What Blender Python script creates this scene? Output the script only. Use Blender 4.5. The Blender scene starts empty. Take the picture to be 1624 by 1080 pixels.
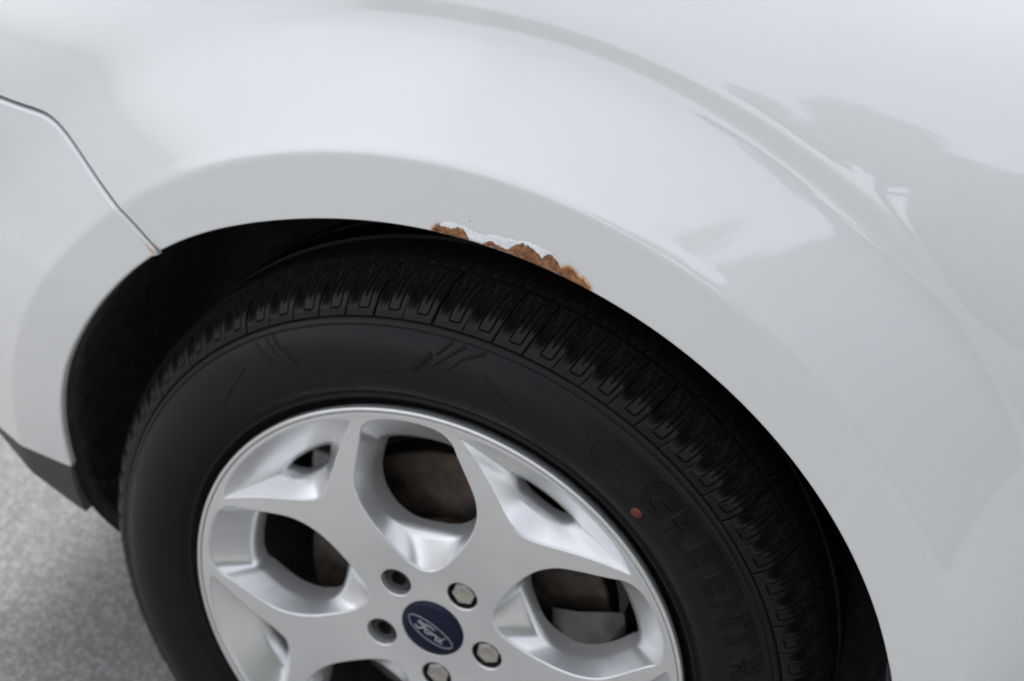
import bpy, bmesh, math, random
from mathutils import Matrix, Vector, noise
from mathutils.geometry import delaunay_2d_cdt
import numpy as np

random.seed(7)
S = bpy.context.scene
COL = S.collection
PI = math.pi
HUB = 0.345                                    # hub height = tyre radius

# ------------------------------------------------------------------ camera
CAM_P = (0.232873, -0.772234, 0.806743 + HUB)
CAM_R = ((0.9172476, -0.3288492, 0.2247556), (0.3584734, 0.4355319, -0.8257171), (0.1736482, 0.8379559, 0.5173743))
cd = bpy.data.cameras.new('camera')
cam = bpy.data.objects.new('camera', cd)
COL.objects.link(cam)
m = Matrix([list(CAM_R[i]) + [CAM_P[i]] for i in range(3)] + [[0, 0, 0, 1]])
cam.matrix_world = m
cd.sensor_width = 36.0
cd.lens = 36.0 * 2000 / 1624
cd.clip_start = 0.01
cd.clip_end = 3000
cd.dof.use_dof = True
fp = Vector((0.05, -0.015, 0.40 + HUB))
cd.dof.focus_distance = (m.inverted() @ fp).z * -1
cd.dof.aperture_fstop = 4.8
S.camera = cam

# ------------------------------------------------------------------ sky, sun, exposure
W = bpy.data.worlds.new('World')
S.world = W
W.use_nodes = True
wn = W.node_tree
bg = wn.nodes['Background']
sky = wn.nodes.new('ShaderNodeTexSky')
sky.sky_type = 'NISHITA'
sky.sun_disc = False
SUN_EL, SUN_AZ = 61.0, 325.0                    # azimuth clockwise from +y
sky.sun_elevation = math.radians(SUN_EL)
sky.sun_rotation = math.radians(SUN_AZ)
sky.air_density = 1.0
sky.dust_density = 2.5
sky.ozone_density = 1.0
hs = wn.nodes.new('ShaderNodeHueSaturation')
hs.inputs['Saturation'].default_value = 0.24        # thin overcast: the blue is washed out
wn.links.new(sky.outputs[0], hs.inputs['Color'])
wn.links.new(hs.outputs[0], bg.inputs[0])
bg.inputs[1].default_value = 0.125
ld = bpy.data.lights.new('sun', 'SUN')
ld.energy = 0.6
ld.angle = math.radians(25)
ld.color = (1.0, 0.96, 0.91)
sun = bpy.data.objects.new('sun', ld)
COL.objects.link(sun)
az, el = math.radians(SUN_AZ), math.radians(SUN_EL)
to_sun = Vector((math.sin(az) * math.cos(el), math.cos(az) * math.cos(el), math.sin(el)))
sun.rotation_euler = to_sun.to_track_quat('Z', 'Y').to_euler()
sun.location = to_sun * 20
S.view_settings.view_transform = 'Standard'
S.view_settings.look = 'None'
S.view_settings.exposure = 1.64
S.view_settings.gamma = 1.0
S.view_settings.use_curve_mapping = False

# ------------------------------------------------------------------ helpers
def obj(name, verts, faces, mat=None, parent=None, smooth=True, normals=None, sharp=None):
    me = bpy.data.meshes.new(name)
    me.from_pydata([tuple(v) for v in verts], [], [tuple(f) for f in faces])
    me.validate()
    me.update()
    if mat:
        me.materials.append(mat)
    if smooth:
        me.polygons.foreach_set('use_smooth', [True] * len(me.polygons))
        if sharp is not None:
            me.set_sharp_from_angle(angle=math.radians(sharp))
    if normals is not None and len(normals) == len(me.vertices):
        me.normals_split_custom_set_from_vertices([tuple(n) for n in normals])
    o = bpy.data.objects.new(name, me)
    COL.objects.link(o)
    if parent:
        o.parent = parent
    return o

def share(name, me, parent, **kw):
    o = bpy.data.objects.new(name, me)
    COL.objects.link(o)
    o.parent = parent
    for k, v in kw.items():
        setattr(o, k, v)
    return o

def pol(r, a, y):
    return (r * math.cos(a), y, r * math.sin(a))

def revolve(prof, n=256, a0=0.0, a1=2 * PI):
    """prof: (r, y) list, swept round the axle."""
    full = abs(a1 - a0 - 2 * PI) < 1e-6
    k = n if full else n + 1
    V, F = [], []
    for i in range(k):
        a = a0 + (a1 - a0) * i / n
        for r, y in prof:
            V.append(pol(r, a, y))
    p = len(prof)
    for i in range(n):
        j = (i + 1) % k
        for q in range(p - 1):
            F.append((i * p + q, j * p + q, j * p + q + 1, i * p + q + 1))
    return V, F

def smooth_curve(pts, n):
    """Catmull-Rom through 2-D points, n samples."""
    pts = [np.array(p, float) for p in pts]
    P = [2 * pts[0] - pts[1]] + pts + [2 * pts[-1] - pts[-2]]
    out = []
    m_ = len(pts) - 1
    for i in range(n):
        t = i / (n - 1) * m_
        k = min(int(t), m_ - 1)
        u = t - k
        a, b, c, d = P[k], P[k + 1], P[k + 2], P[k + 3]
        out.append(.5 * ((2 * b) + (-a + c) * u + (2 * a - 5 * b + 4 * c - d) * u * u + (-a + 3 * b - 3 * c + d) * u ** 3))
    return out

def closed_curve(pts, n):
    pts = [np.array(p, float) for p in pts]
    k = len(pts)
    out = []
    for i in range(n):
        t = i / n * k
        j = int(t)
        u = t - j
        a, b, c, d = pts[(j - 1) % k], pts[j % k], pts[(j + 1) % k], pts[(j + 2) % k]
        out.append(.5 * ((2 * b) + (-a + c) * u + (2 * a - 5 * b + 4 * c - d) * u * u + (-a + 3 * b - 3 * c + d) * u ** 3))
    return out

def sstep(a, b, x):
    t = np.clip((x - a) / (b - a), 0, 1)
    return t * t * (3 - 2 * t)

def tube(path, rad, sides=8, closed=False):
    path = [Vector(p) for p in path]
    V, F = [], []
    n = len(path)
    for i, p in enumerate(path):
        if closed:
            t = path[(i + 1) % n] - path[i - 1]
        else:
            t = path[min(i + 1, n - 1)] - path[max(i - 1, 0)]
        t.normalize()
        u = t.cross(Vector((0.13, 1, 0.21))).normalized()
        w = t.cross(u)
        rr = rad[i] if hasattr(rad, '__len__') else rad
        for s in range(sides):
            a = 2 * PI * s / sides
            V.append(p + (u * math.cos(a) + w * math.sin(a)) * rr)
    for i in range(n if closed else n - 1):
        j = (i + 1) % n
        for s in range(sides):
            s2 = (s + 1) % sides
            F.append((i * sides + s, i * sides + s2, j * sides + s2, j * sides + s))
    if not closed:
        F.append(tuple(range(sides - 1, -1, -1)))
        F.append(tuple((n - 1) * sides + s for s in range(sides)))
    return V, F

def inside(poly, x, y):
    """vectorised even-odd test"""
    c = np.zeros(len(x), bool)
    n = len(poly)
    for i in range(n):
        x1, y1 = poly[i]
        x2, y2 = poly[(i + 1) % n]
        if y1 == y2:
            continue
        k = ((y1 > y) != (y2 > y)) & (x < (x2 - x1) * (y - y1) / (y2 - y1) + x1)
        c ^= k
    return c

def dist_poly(poly, x, y, closed=True):
    d = np.full(len(x), 9.0)
    n = len(poly)
    for i in range(n if closed else n - 1):
        ax, ay = poly[i]
        bx, by = poly[(i + 1) % n]
        dx, dy = bx - ax, by - ay
        L = dx * dx + dy * dy + 1e-18
        t = np.clip(((x - ax) * dx + (y - ay) * dy) / L, 0, 1)
        d = np.minimum(d, np.hypot(x - ax - t * dx, y - ay - t * dy))
    return d

def cdt(loops, pts):
    """triangulate: loops constrain, pts fill; returns 2-D coords and triangles"""
    co, ed = [], []
    for lp in loops:
        b = len(co)
        co += [Vector((float(p[0]), float(p[1]))) for p in lp]
        ed += [(b + i, b + (i + 1) % len(lp)) for i in range(len(lp))]
    co += [Vector((float(p[0]), float(p[1]))) for p in pts]
    r = delaunay_2d_cdt(co, ed, [], 0, 1e-7)
    return np.array([(v.x, v.y) for v in r[0]]), np.array(r[2])

# ------------------------------------------------------------------ materials
def mat(name):
    mt = bpy.data.materials.new(name)
    mt.use_nodes = True
    return mt, mt.node_tree.nodes, mt.node_tree.links, mt.node_tree.nodes['Principled BSDF']

def nd(ns, typ, **kw):
    n = ns.new(typ)
    for k, v in kw.items():
        if k in n.inputs:
            n.inputs[k].default_value = v
        else:
            setattr(n, k, v)
    return n

def ramp(ns, ls, src, stops):
    r = ns.new('ShaderNodeValToRGB')
    e = r.color_ramp.elements
    while len(e) < len(stops):
        e.new(0.5)
    for i, (p, c) in enumerate(stops):
        e[i].position = p
        e[i].color = (c, c, c, 1) if not hasattr(c, '__len__') else (*c, 1)
    ls.new(src, r.inputs[0])
    return r.outputs[0]

def simple(name, col, rough, metal=0.0, noise_scale=0, var=0.15, bump=0, spec=0.5, bscale=None, rvar=0.07, detail=6):
    mt, ns, ls, b = mat(name)
    b.inputs['Base Color'].default_value = (*col, 1)
    b.inputs['Roughness'].default_value = rough
    b.inputs['Metallic'].default_value = metal
    b.inputs['Specular IOR Level'].default_value = spec
    tc = ns.new('ShaderNodeTexCoord')
    if noise_scale:
        n = nd(ns, 'ShaderNodeTexNoise', Scale=noise_scale, Detail=detail, Roughness=0.6)
        ls.new(tc.outputs['Object'], n.inputs['Vector'])
        o_ = ramp(ns, ls, n.outputs[0], [(0.3, tuple(c * (1 - var) for c in col)), (0.7, tuple(min(1, c * (1 + var)) for c in col))])
        ls.new(o_, b.inputs['Base Color'])
        rr = ramp(ns, ls, n.outputs[0], [(0.3, max(0, rough - rvar)), (0.7, min(1, rough + rvar))])
        ls.new(rr, b.inputs['Roughness'])
    if bump:
        n2 = nd(ns, 'ShaderNodeTexNoise', Scale=bscale or noise_scale * 4, Detail=4)
        ls.new(tc.outputs['Object'], n2.inputs['Vector'])
        bp = nd(ns, 'ShaderNodeBump', Strength=bump, Distance=0.001)
        ls.new(n2.outputs[0], bp.inputs['Height'])
        ls.new(bp.outputs[0], b.inputs['Normal'])
    return mt

def paint_material():
    """white clear-coated paint; attribute 'stain' = rust bleeding, 'bare' = flaked-off coat"""
    mt, ns, ls, b = mat('white_paint')
    tc = ns.new('ShaderNodeTexCoord')
    big = nd(ns, 'ShaderNodeTexNoise', Scale=5.0, Detail=3)
    ls.new(tc.outputs['Object'], big.inputs['Vector'])
    c0 = ramp(ns, ls, big.outputs[0], [(0.3, (0.662, 0.668, 0.668)), (0.7, (0.688, 0.694, 0.692))])
    # sparse road-dirt specks
    vo = nd(ns, 'ShaderNodeTexVoronoi', Scale=48.0, Randomness=1.0)
    ls.new(tc.outputs['Object'], vo.inputs['Vector'])
    sep = ns.new('ShaderNodeSeparateColor')
    ls.new(vo.outputs['Color'], sep.inputs[0])
    thr = nd(ns, 'ShaderNodeMath', operation='POWER')
    ls.new(sep.outputs[0], thr.inputs[0])
    thr.inputs[1].default_value = 6.0
    rad = nd(ns, 'ShaderNodeMath', operation='MULTIPLY')
    ls.new(thr.outputs[0], rad.inputs[0])
    rad.inputs[1].default_value = 0.034
    cmp_ = nd(ns, 'ShaderNodeMath', operation='LESS_THAN')
    ls.new(vo.outputs['Distance'], cmp_.inputs[0])
    ls.new(rad.outputs[0], cmp_.inputs[1])
    mx = nd(ns, 'ShaderNodeMix', data_type='RGBA')
    ls.new(cmp_.outputs[0], mx.inputs['Factor'])
    ls.new(c0, mx.inputs['A'])
    mx.inputs['B'].default_value = (0.16, 0.12, 0.09, 1)
    # stain
    at = nd(ns, 'ShaderNodeAttribute', attribute_name='stain')
    nz = nd(ns, 'ShaderNodeTexNoise', Scale=420.0, Detail=5, Roughness=0.7)
    ls.new(tc.outputs['Object'], nz.inputs['Vector'])
    ad = nd(ns, 'ShaderNodeMath', operation='MULTIPLY_ADD')
    ls.new(nz.outputs[0], ad.inputs[0])
    ad.inputs[1].default_value = 0.9
    ad.inputs[2].default_value = -0.45
    a2 = nd(ns, 'ShaderNodeMath', operation='ADD')
    ls.new(at.outputs['Fac'], a2.inputs[0])
    ls.new(ad.outputs[0], a2.inputs[1])
    st = nd(ns, 'ShaderNodeMath', operation='MULTIPLY')
    ls.new(at.outputs['Fac'], st.inputs[0])
    fac = ramp(ns, ls, a2.outputs[0], [(0.25, 0.0), (0.85, 1.0)])
    stc = ramp(ns, ls, a2.outputs[0], [(0.2, (0.62, 0.50, 0.34)), (0.6, (0.52, 0.23, 0.05)), (1.0, (0.26, 0.10, 0.03))])
    # no stain where the attribute is 0
    gate = nd(ns, 'ShaderNodeMath', operation='MULTIPLY')
    gt = ramp(ns, ls, at.outputs['Fac'], [(0.0, 0.0), (0.25, 1.0)])
    ls.new(fac, gate.inputs[0])
    ls.new(gt, gate.inputs[1])
    m2 = nd(ns, 'ShaderNodeMix', data_type='RGBA')
    ls.new(gate.outputs[0], m2.inputs['Factor'])
    ls.new(mx.outputs['Result'], m2.inputs['A'])
    ls.new(stc, m2.inputs['B'])
    ls.new(m2.outputs['Result'], b.inputs['Base Color'])
    b.inputs['Roughness'].default_value = 0.45
    b.inputs['Specular IOR Level'].default_value = 0.3
    cw = nd(ns, 'ShaderNodeMath', operation='SUBTRACT')
    cw.inputs[0].default_value = 1.0
    ls.new(gate.outputs[0], cw.inputs[1])
    ls.new(cw.outputs[0], b.inputs['Coat Weight'])
    b.inputs['Coat Roughness'].default_value = 0.006
    b.inputs['Coat IOR'].default_value = 1.75
    # orange peel
    op = nd(ns, 'ShaderNodeTexNoise', Scale=260.0, Detail=2)
    ls.new(tc.outputs['Object'], op.inputs['Vector'])
    bp = nd(ns, 'ShaderNodeBump', Strength=0.012, Distance=0.001)
    ls.new(op.outputs[0], bp.inputs['Height'])
    ls.new(bp.outputs[0], b.inputs['Coat Normal'])
    return mt

def rubber_material(name, dirt):
    mt, ns, ls, b = mat(name)
    tc = ns.new('ShaderNodeTexCoord')
    n = nd(ns, 'ShaderNodeTexNoise', Scale=30, Detail=8, Roughness=0.65)
    ls.new(tc.outputs['Object'], n.inputs['Vector'])
    n2 = nd(ns, 'ShaderNodeTexNoise', Scale=380, Detail=5, Roughness=0.7)
    ls.new(tc.outputs['Object'], n2.inputs['Vector'])
    c = ramp(ns, ls, n.outputs[0], [(0.3, (0.0044, 0.0046, 0.0052)), (0.75, (0.0075, 0.0075, 0.0080))])
    mx = nd(ns, 'ShaderNodeMix', data_type='RGBA')
    f = ramp(ns, ls, n2.outputs[0], [(0.58 - dirt * .22, 0.0), (0.78, dirt)])
    # dust sits on the running surface, not on the moulded shoulder
    sx = ns.new('ShaderNodeSeparateXYZ')
    ls.new(tc.outputs['Object'], sx.inputs[0])
    mr = nd(ns, 'ShaderNodeMapRange')
    mr.inputs['From Min'].default_value = 0.014
    mr.inputs['From Max'].default_value = 0.034
    mr.inputs['To Min'].default_value = 0.10
    ls.new(sx.outputs['Y'], mr.inputs['Value'])
    mu = nd(ns, 'ShaderNodeMath', operation='MULTIPLY')
    ls.new(f, mu.inputs[0])
    ls.new(mr.outputs[0], mu.inputs[1])
    ls.new(mu.outputs[0], mx.inputs['Factor'])
    ls.new(c, mx.inputs['A'])
    mx.inputs['B'].default_value = (0.095, 0.080, 0.062, 1)
    ls.new(mx.outputs['Result'], b.inputs['Base Color'])
    ls.new(ramp(ns, ls, n.outputs[0], [(0.3, 0.33), (0.7, 0.44)]), b.inputs['Roughness'])
    b.inputs['Specular IOR Level'].default_value = 0.23
    bp = nd(ns, 'ShaderNodeBump', Strength=0.12, Distance=0.0004)
    ls.new(n2.outputs[0], bp.inputs['Height'])
    ls.new(bp.outputs[0], b.inputs['Normal'])
    return mt

def rust_material():
    mt, ns, ls, b = mat('rust')
    tc = ns.new('ShaderNodeTexCoord')
    n = nd(ns, 'ShaderNodeTexNoise', Scale=230, Detail=9, Roughness=0.72)
    ls.new(tc.outputs['Object'], n.inputs['Vector'])
    n2 = nd(ns, 'ShaderNodeTexNoise', Scale=1100, Detail=4)
    ls.new(tc.outputs['Object'], n2.inputs['Vector'])
    c = ramp(ns, ls, n.outputs[0], [(0.34, (0.09, 0.036, 0.015)), (0.45, (0.24, 0.105, 0.042)), (0.56, (0.36, 0.175, 0.075)), (0.68, (0.50, 0.32, 0.19))])
    mx = nd(ns, 'ShaderNodeMix', data_type='RGBA', blend_type='MULTIPLY')
    mx.inputs['Factor'].default_value = 0.55
    ls.new(c, mx.inputs['A'])
    ls.new(ramp(ns, ls, n2.outputs[0], [(0.35, 0.60), (0.6, 1.0)]), mx.inputs['B'])
    ls.new(mx.outputs['Result'], b.inputs['Base Color'])
    b.inputs['Roughness'].default_value = 0.9
    bp = nd(ns, 'ShaderNodeBump', Strength=0.8, Distance=0.001)
    ls.new(n2.outputs[0], bp.inputs['Height'])
    ls.new(bp.outputs[0], b.inputs['Normal'])
    return mt

def ground_material():
    mt, ns, ls, b = mat('asphalt')
    tc = ns.new('ShaderNodeTexCoord')
    big = nd(ns, 'ShaderNodeTexNoise', Scale=6.0, Detail=6, Roughness=0.6)
    ls.new(tc.outputs['Object'], big.inputs['Vector'])
    fine = nd(ns, 'ShaderNodeTexVoronoi', Scale=155.0, Randomness=0.5)
    ls.new(tc.outputs['Object'], fine.inputs['Vector'])
    sp = nd(ns, 'ShaderNodeTexNoise', Scale=45.0, Detail=5)
    ls.new(tc.outputs['Object'], sp.inputs['Vector'])
    c = ramp(ns, ls, big.outputs[0], [(0.3, (0.345, 0.338, 0.328)), (0.7, (0.395, 0.388, 0.375))])
    f = ramp(ns, ls, fine.outputs['Distance'], [(0.05, 1.20), (0.5, 0.52)])
    mx = nd(ns, 'ShaderNodeMix', data_type='RGBA', blend_type='MULTIPLY')
    mx.inputs['Factor'].default_value = 1.0
    ls.new(c, mx.inputs['A'])
    ls.new(f, mx.inputs['B'])
    m3 = nd(ns, 'ShaderNodeMix', data_type='RGBA', blend_type='MULTIPLY')
    m3.inputs['Factor'].default_value = 0.35
    ls.new(mx.outputs['Result'], m3.inputs['A'])
    ls.new(ramp(ns, ls, sp.outputs[0], [(0.3, 0.65), (0.7, 1.2)]), m3.inputs['B'])
    ls.new(m3.outputs['Result'], b.inputs['Base Color'])
    b.inputs['Roughness'].default_value = 0.9
    bp = nd(ns, 'ShaderNodeBump', Strength=0.5, Distance=0.003)
    ls.new(fine.outputs['Distance'], bp.inputs['Height'])
    bp.invert = True
    ls.new(bp.outputs[0], b.inputs['Normal'])
    return mt

M = dict(
    paint=paint_material(),
    primer=simple('bare_primer', (0.80, 0.81, 0.83), 0.5, 0, 180, 0.10, 0.3),
    rust=rust_material(),
    rubber=rubber_material('rubber_sidewall', 0.12),
    tread=rubber_material('rubber_tread', 0.75),
    letter=simple('rubber_letter', (0.0052, 0.0052, 0.0056), 0.46, 0, 60, 0.1, spec=0.16),
    alloy=simple('silver_alloy', (0.76, 0.765, 0.77), 0.25, 0.70, 14, 0.03, rvar=0.02, detail=2),
    barrel=simple('dark_barrel_alloy', (0.045, 0.042, 0.04), 0.7, 0.3, 40, 0.3),  # much darker tone than the spoke alloy
    steel=simple('worn_steel', (0.50, 0.47, 0.43), 0.45, 0.8, 120, 0.2, 0.15),
    blacknut=simple('black_socket', (0.022, 0.022, 0.023), 0.42, 0.2, 60, 0.2),
    disc=simple('brake_disc_steel', (0.058, 0.044, 0.034), 0.42, 0.55, 50, 0.6, 0.1),
    hat=simple('rusty_iron', (0.050, 0.027, 0.017), 0.8, 0, 70, 0.45, 0.3),
    blue=simple('cap_blue', (0.003, 0.006, 0.024), 0.25, 0, 20, 0.08, spec=0.25),
    badge=simple('badge_silver', (0.48, 0.49, 0.52), 0.4, 0.5),
    liner=simple('liner_felt', (0.055, 0.053, 0.050), 0.95, 0, 60, 0.4, 0.5, 0.2),
    clad=simple('grey_plastic', (0.055, 0.056, 0.058), 0.55, 0, 200, 0.15, 0.2, 0.4),
    red=simple('red_paint_dot', (0.135, 0.020, 0.013), 0.7, 0, 300, 0.3),
    dark=simple('dark_plastic', (0.006, 0.006, 0.007), 0.7, 0, 20, 0.2),
    gloss=simple('gloss_black', (0.012, 0.013, 0.016), 0.2, 0, 20, 0.2),
    caliper=simple('glint_cast_metal', (0.085, 0.075, 0.065), 0.5, 0.5, 70, 0.4, 0.2),  # toned lighter than the disc, a painted glint behind the spokes
    clip=simple('dusty_clip', (0.12, 0.085, 0.06), 0.8, 0, 90, 0.4),
    ground=ground_material(),
    pane=simple('window_glass', (0.02, 0.025, 0.03), 0.1, 0, 2, 0.2),
    bark=simple('bark', (0.07, 0.05, 0.04), 0.9, 0, 8, 0.3),
    leaf=simple('leaf', (0.045, 0.075, 0.03), 0.6, 0, 5, 0.35),
)

# ------------------------------------------------------------------ ground
gv, gf = [], []
rings = [0.0, 0.5, 1, 2, 4, 8, 20, 60, 200, 900]
for r in rings[1:]:
    for k in range(48):
        a = 2 * PI * k / 48
        gv.append((r * math.cos(a), r * math.sin(a), 0.0))
gv.append((0, 0, 0))
for k in range(48):
    gf.append((len(gv) - 1, k, (k + 1) % 48))
for i in range(len(rings) - 2):
    for k in range(48):
        k2 = (k + 1) % 48
        gf.append((i * 48 + k, (i + 1) * 48 + k, (i + 1) * 48 + k2, i * 48 + k2))
g = obj('ground', gv, gf, M['ground'])
g['kind'] = 'structure'

# ------------------------------------------------------------------ what the paint mirrors: unseen hedge and tree put in behind the camera
def place(o, parent):
    o.parent = parent
    return o

def boxm(x0, x1, y0, y1, z0, z1):
    v = [(x, y, z) for x in (x0, x1) for y in (y0, y1) for z in (z0, z1)]
    return v, [(0, 1, 3, 2), (4, 6, 7, 5), (0, 4, 5, 1), (2, 3, 7, 6), (0, 2, 6, 4), (1, 5, 7, 3)]

rg = random.Random(11)
added_hedge = bpy.data.objects.new('added_hedge', None)  # put in out of view to darken the fender's lower right
COL.objects.link(added_hedge)
added_hedge.location = (3.35, -2.75, 0)
added_hedge['label'] = 'tall dark clipped hedge put in out of view to shade and mirror in the right side of the fender'
added_hedge['category'] = 'added_hedge'
hv, hf = [], []
for _ in range(26000):
    face = rg.random()
    x, z = rg.uniform(-2.7, 3.4), rg.uniform(0.05, 2.0)
    y = rg.uniform(-0.16, 0.03) if face < .75 else rg.uniform(-0.9, 0.03)
    if face >= .75:
        z = 1.97 + rg.uniform(-.2, .05)
    z += 0.05 * math.sin(x * 5) + 0.04 * math.sin(x * 13.0)
    p = Vector((x, y, max(.03, z)))
    u = Vector((rg.gauss(0, 1), rg.gauss(0, 1), rg.gauss(0, 1))).normalized()
    w = u.orthogonal().normalized()
    b0 = len(hv)
    hv += [p - u * .055, p + w * .032, p + u * .055, p - w * .032]
    hf.append((b0, b0 + 1, b0 + 2, b0 + 3))
o = obj('foliage', hv, hf, M['leaf'], added_hedge, False)
v, f = boxm(-2.65, 3.35, -0.8, -0.12, -0.02, 1.85)
obj('twig_core', v, f, M['bark'], added_hedge, False)

tree = bpy.data.objects.new('tree', None)
COL.objects.link(tree)
tree.location = (1.3, -11.5, 0)
tree['label'] = 'round-crowned tree mirrored in the upper right of the fender'
tree['category'] = 'tree'
tv, tf = tube([(0, 0, -0.05), (0.05, 0, 1.2), (-0.03, 0.05, 2.6), (0.05, 0, 4.2), (0.0, 0.0, 5.8)], [0.20, 0.16, 0.13, 0.09, 0.03], 10)
for k in range(7):
    a = k * 0.9
    V2, F2 = tube([(0, 0, 2.9 + .3 * k), (0.7 * math.cos(a), 0.7 * math.sin(a), 3.5 + .3 * k), (1.3 * math.cos(a), 1.3 * math.sin(a), 4.3 + .25 * k)], [0.07, 0.05, 0.02], 6)
    b0 = len(tv)
    tv = list(tv) + list(V2)
    tf = list(tf) + [tuple(i + b0 for i in q) for q in F2]
obj('trunk', tv, tf, M['bark'], tree)
rg = random.Random(3)
cl = [((rg.gauss(0, .85), rg.gauss(0, .85), 4.9 + rg.gauss(0, .65)), rg.uniform(.45, .8)) for _ in range(26)]
lv, lf = [], []
for c, rr in cl:
    for _ in range(420):
        d = Vector((rg.gauss(0, 1), rg.gauss(0, 1), rg.gauss(0, 1))).normalized() * rr * rg.uniform(.55, 1.05)
        p = Vector(c) + d
        u = Vector((rg.gauss(0, 1), rg.gauss(0, 1), rg.gauss(0, 1))).normalized()
        w = u.orthogonal().normalized()
        b0 = len(lv)
        lv += [p - u * .09, p + w * .05, p + u * .09, p - w * .05]
        lf.append((b0, b0 + 1, b0 + 2, b0 + 3))
o = obj('crown', lv, lf, M['leaf'], tree, False)

# ------------------------------------------------------------------ the car
car = bpy.data.objects.new('car', None)
COL.objects.link(car)
car['label'] = 'white car with rusted front wheel arch and silver five-spoke alloy wheel'
car['category'] = 'car'

def part(o):
    o.parent = car
    o.location = (0, 0, HUB)
    return o

# ---- body surface y(x, z), hub-relative -------------------------------------------------
_rt = np.linspace(0.30, 1.20, 1801)
R_BAND, R_CR, R_CR2 = 0.450, 0.5365, 0.547
def _prof(over, soft=0.0060):
    g_ = np.interp(_rt, [0.30, R_BAND, R_CR, R_CR2, 1.2], [0, 0, 1 + over, 1.0, 1.0])
    out = []
    for sg in (0.0024, soft):                       # crisp bend at the band, soft crease above the flare
        k = np.exp(-0.5 * (np.arange(-90, 91) * (_rt[1] - _rt[0]) / sg) ** 2)
        k /= k.sum()
        out.append(np.convolve(np.pad(g_, 90, mode='edge'), k, mode='valid'))
    w_ = np.clip((_rt - 0.475) / 0.03, 0, 1)
    return out[0] * (1 - w_) + out[1] * w_
_g0, _g1, _g2 = _prof(0.0), _prof(0.135), _prof(0.0, 0.018)

def base_y(x, z):
    R_ = 0.40
    dz = np.clip(z - 0.40 - 0.26 * np.clip(x + 0.05, -0.6, 0), 0, R_ * 0.97)     # the shoulder drops towards the headlight
    y = 0.006 + R_ - np.sqrt(R_ * R_ - dz * dz)
    xf = np.clip(-x - 0.30, 0, None)
    y = y + 0.55 * xf * xf + 0.10 * np.clip(x, 0, None) ** 2
    # the flare dies out into the lower bumper corner
    return y - 0.020 * sstep(0.30, 0.10, z) * sstep(-0.25, -0.40, x)

def tuck(x, z):
    """front bumper tucks in towards its lower edge"""
    w = sstep(0.05, -0.30, x)
    t = np.clip((0.24 - z) / 0.26, 0, 1.6)
    rear = 0.55 * np.clip(0.42 - z, 0, 0.27) ** 2 * sstep(0.15, 0.32, x) * sstep(0.415, 0.58, np.hypot(x, z))
    return w * 0.046 * t ** 1.4 + rear

def body_y(x, z):
    x = np.asarray(x, float)
    z = np.asarray(z, float)
    r = np.hypot(x, z)
    a = np.degrees(np.arctan2(z, x))
    w = (0.35 + 0.65 * sstep(45, 72, a)) * (1 - sstep(100, 124, a))
    g_ = np.interp(r, _rt, _g0) * (1 - w) + np.interp(r, _rt, _g1) * w
    wl = sstep(98, 122, a)                            # the crease softens towards the headlight
    g_ = g_ * (1 - wl) + np.interp(r, _rt, _g2) * wl
    b_ = base_y(x, z)
    flat = -0.015 + 0.03 * np.clip(r - 0.40, -0.05, 0.06)
    # flare base is evaluated on the crease radius so that the bulge is straight-sided
    kk = 0.0025 + 0.014 * wl
    r_eff = R_CR + kk * np.logaddexp(0.0, (r - R_CR) / kk)
    s = r_eff / np.maximum(r, 1e-6)
    bs = base_y(x * s, z * s)
    return flat + (bs - flat) * g_ + tuck(x, z)

def body_n(x, z, e=0.0006):
    dx = (body_y(x + e, z) - body_y(x - e, z)) / (2 * e)
    dz = (body_y(x, z + e) - body_y(x, z - e)) / (2 * e)
    n = np.stack([dx, -np.ones_like(dx), dz], 1)
    return n / np.linalg.norm(n, axis=1)[:, None]

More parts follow.
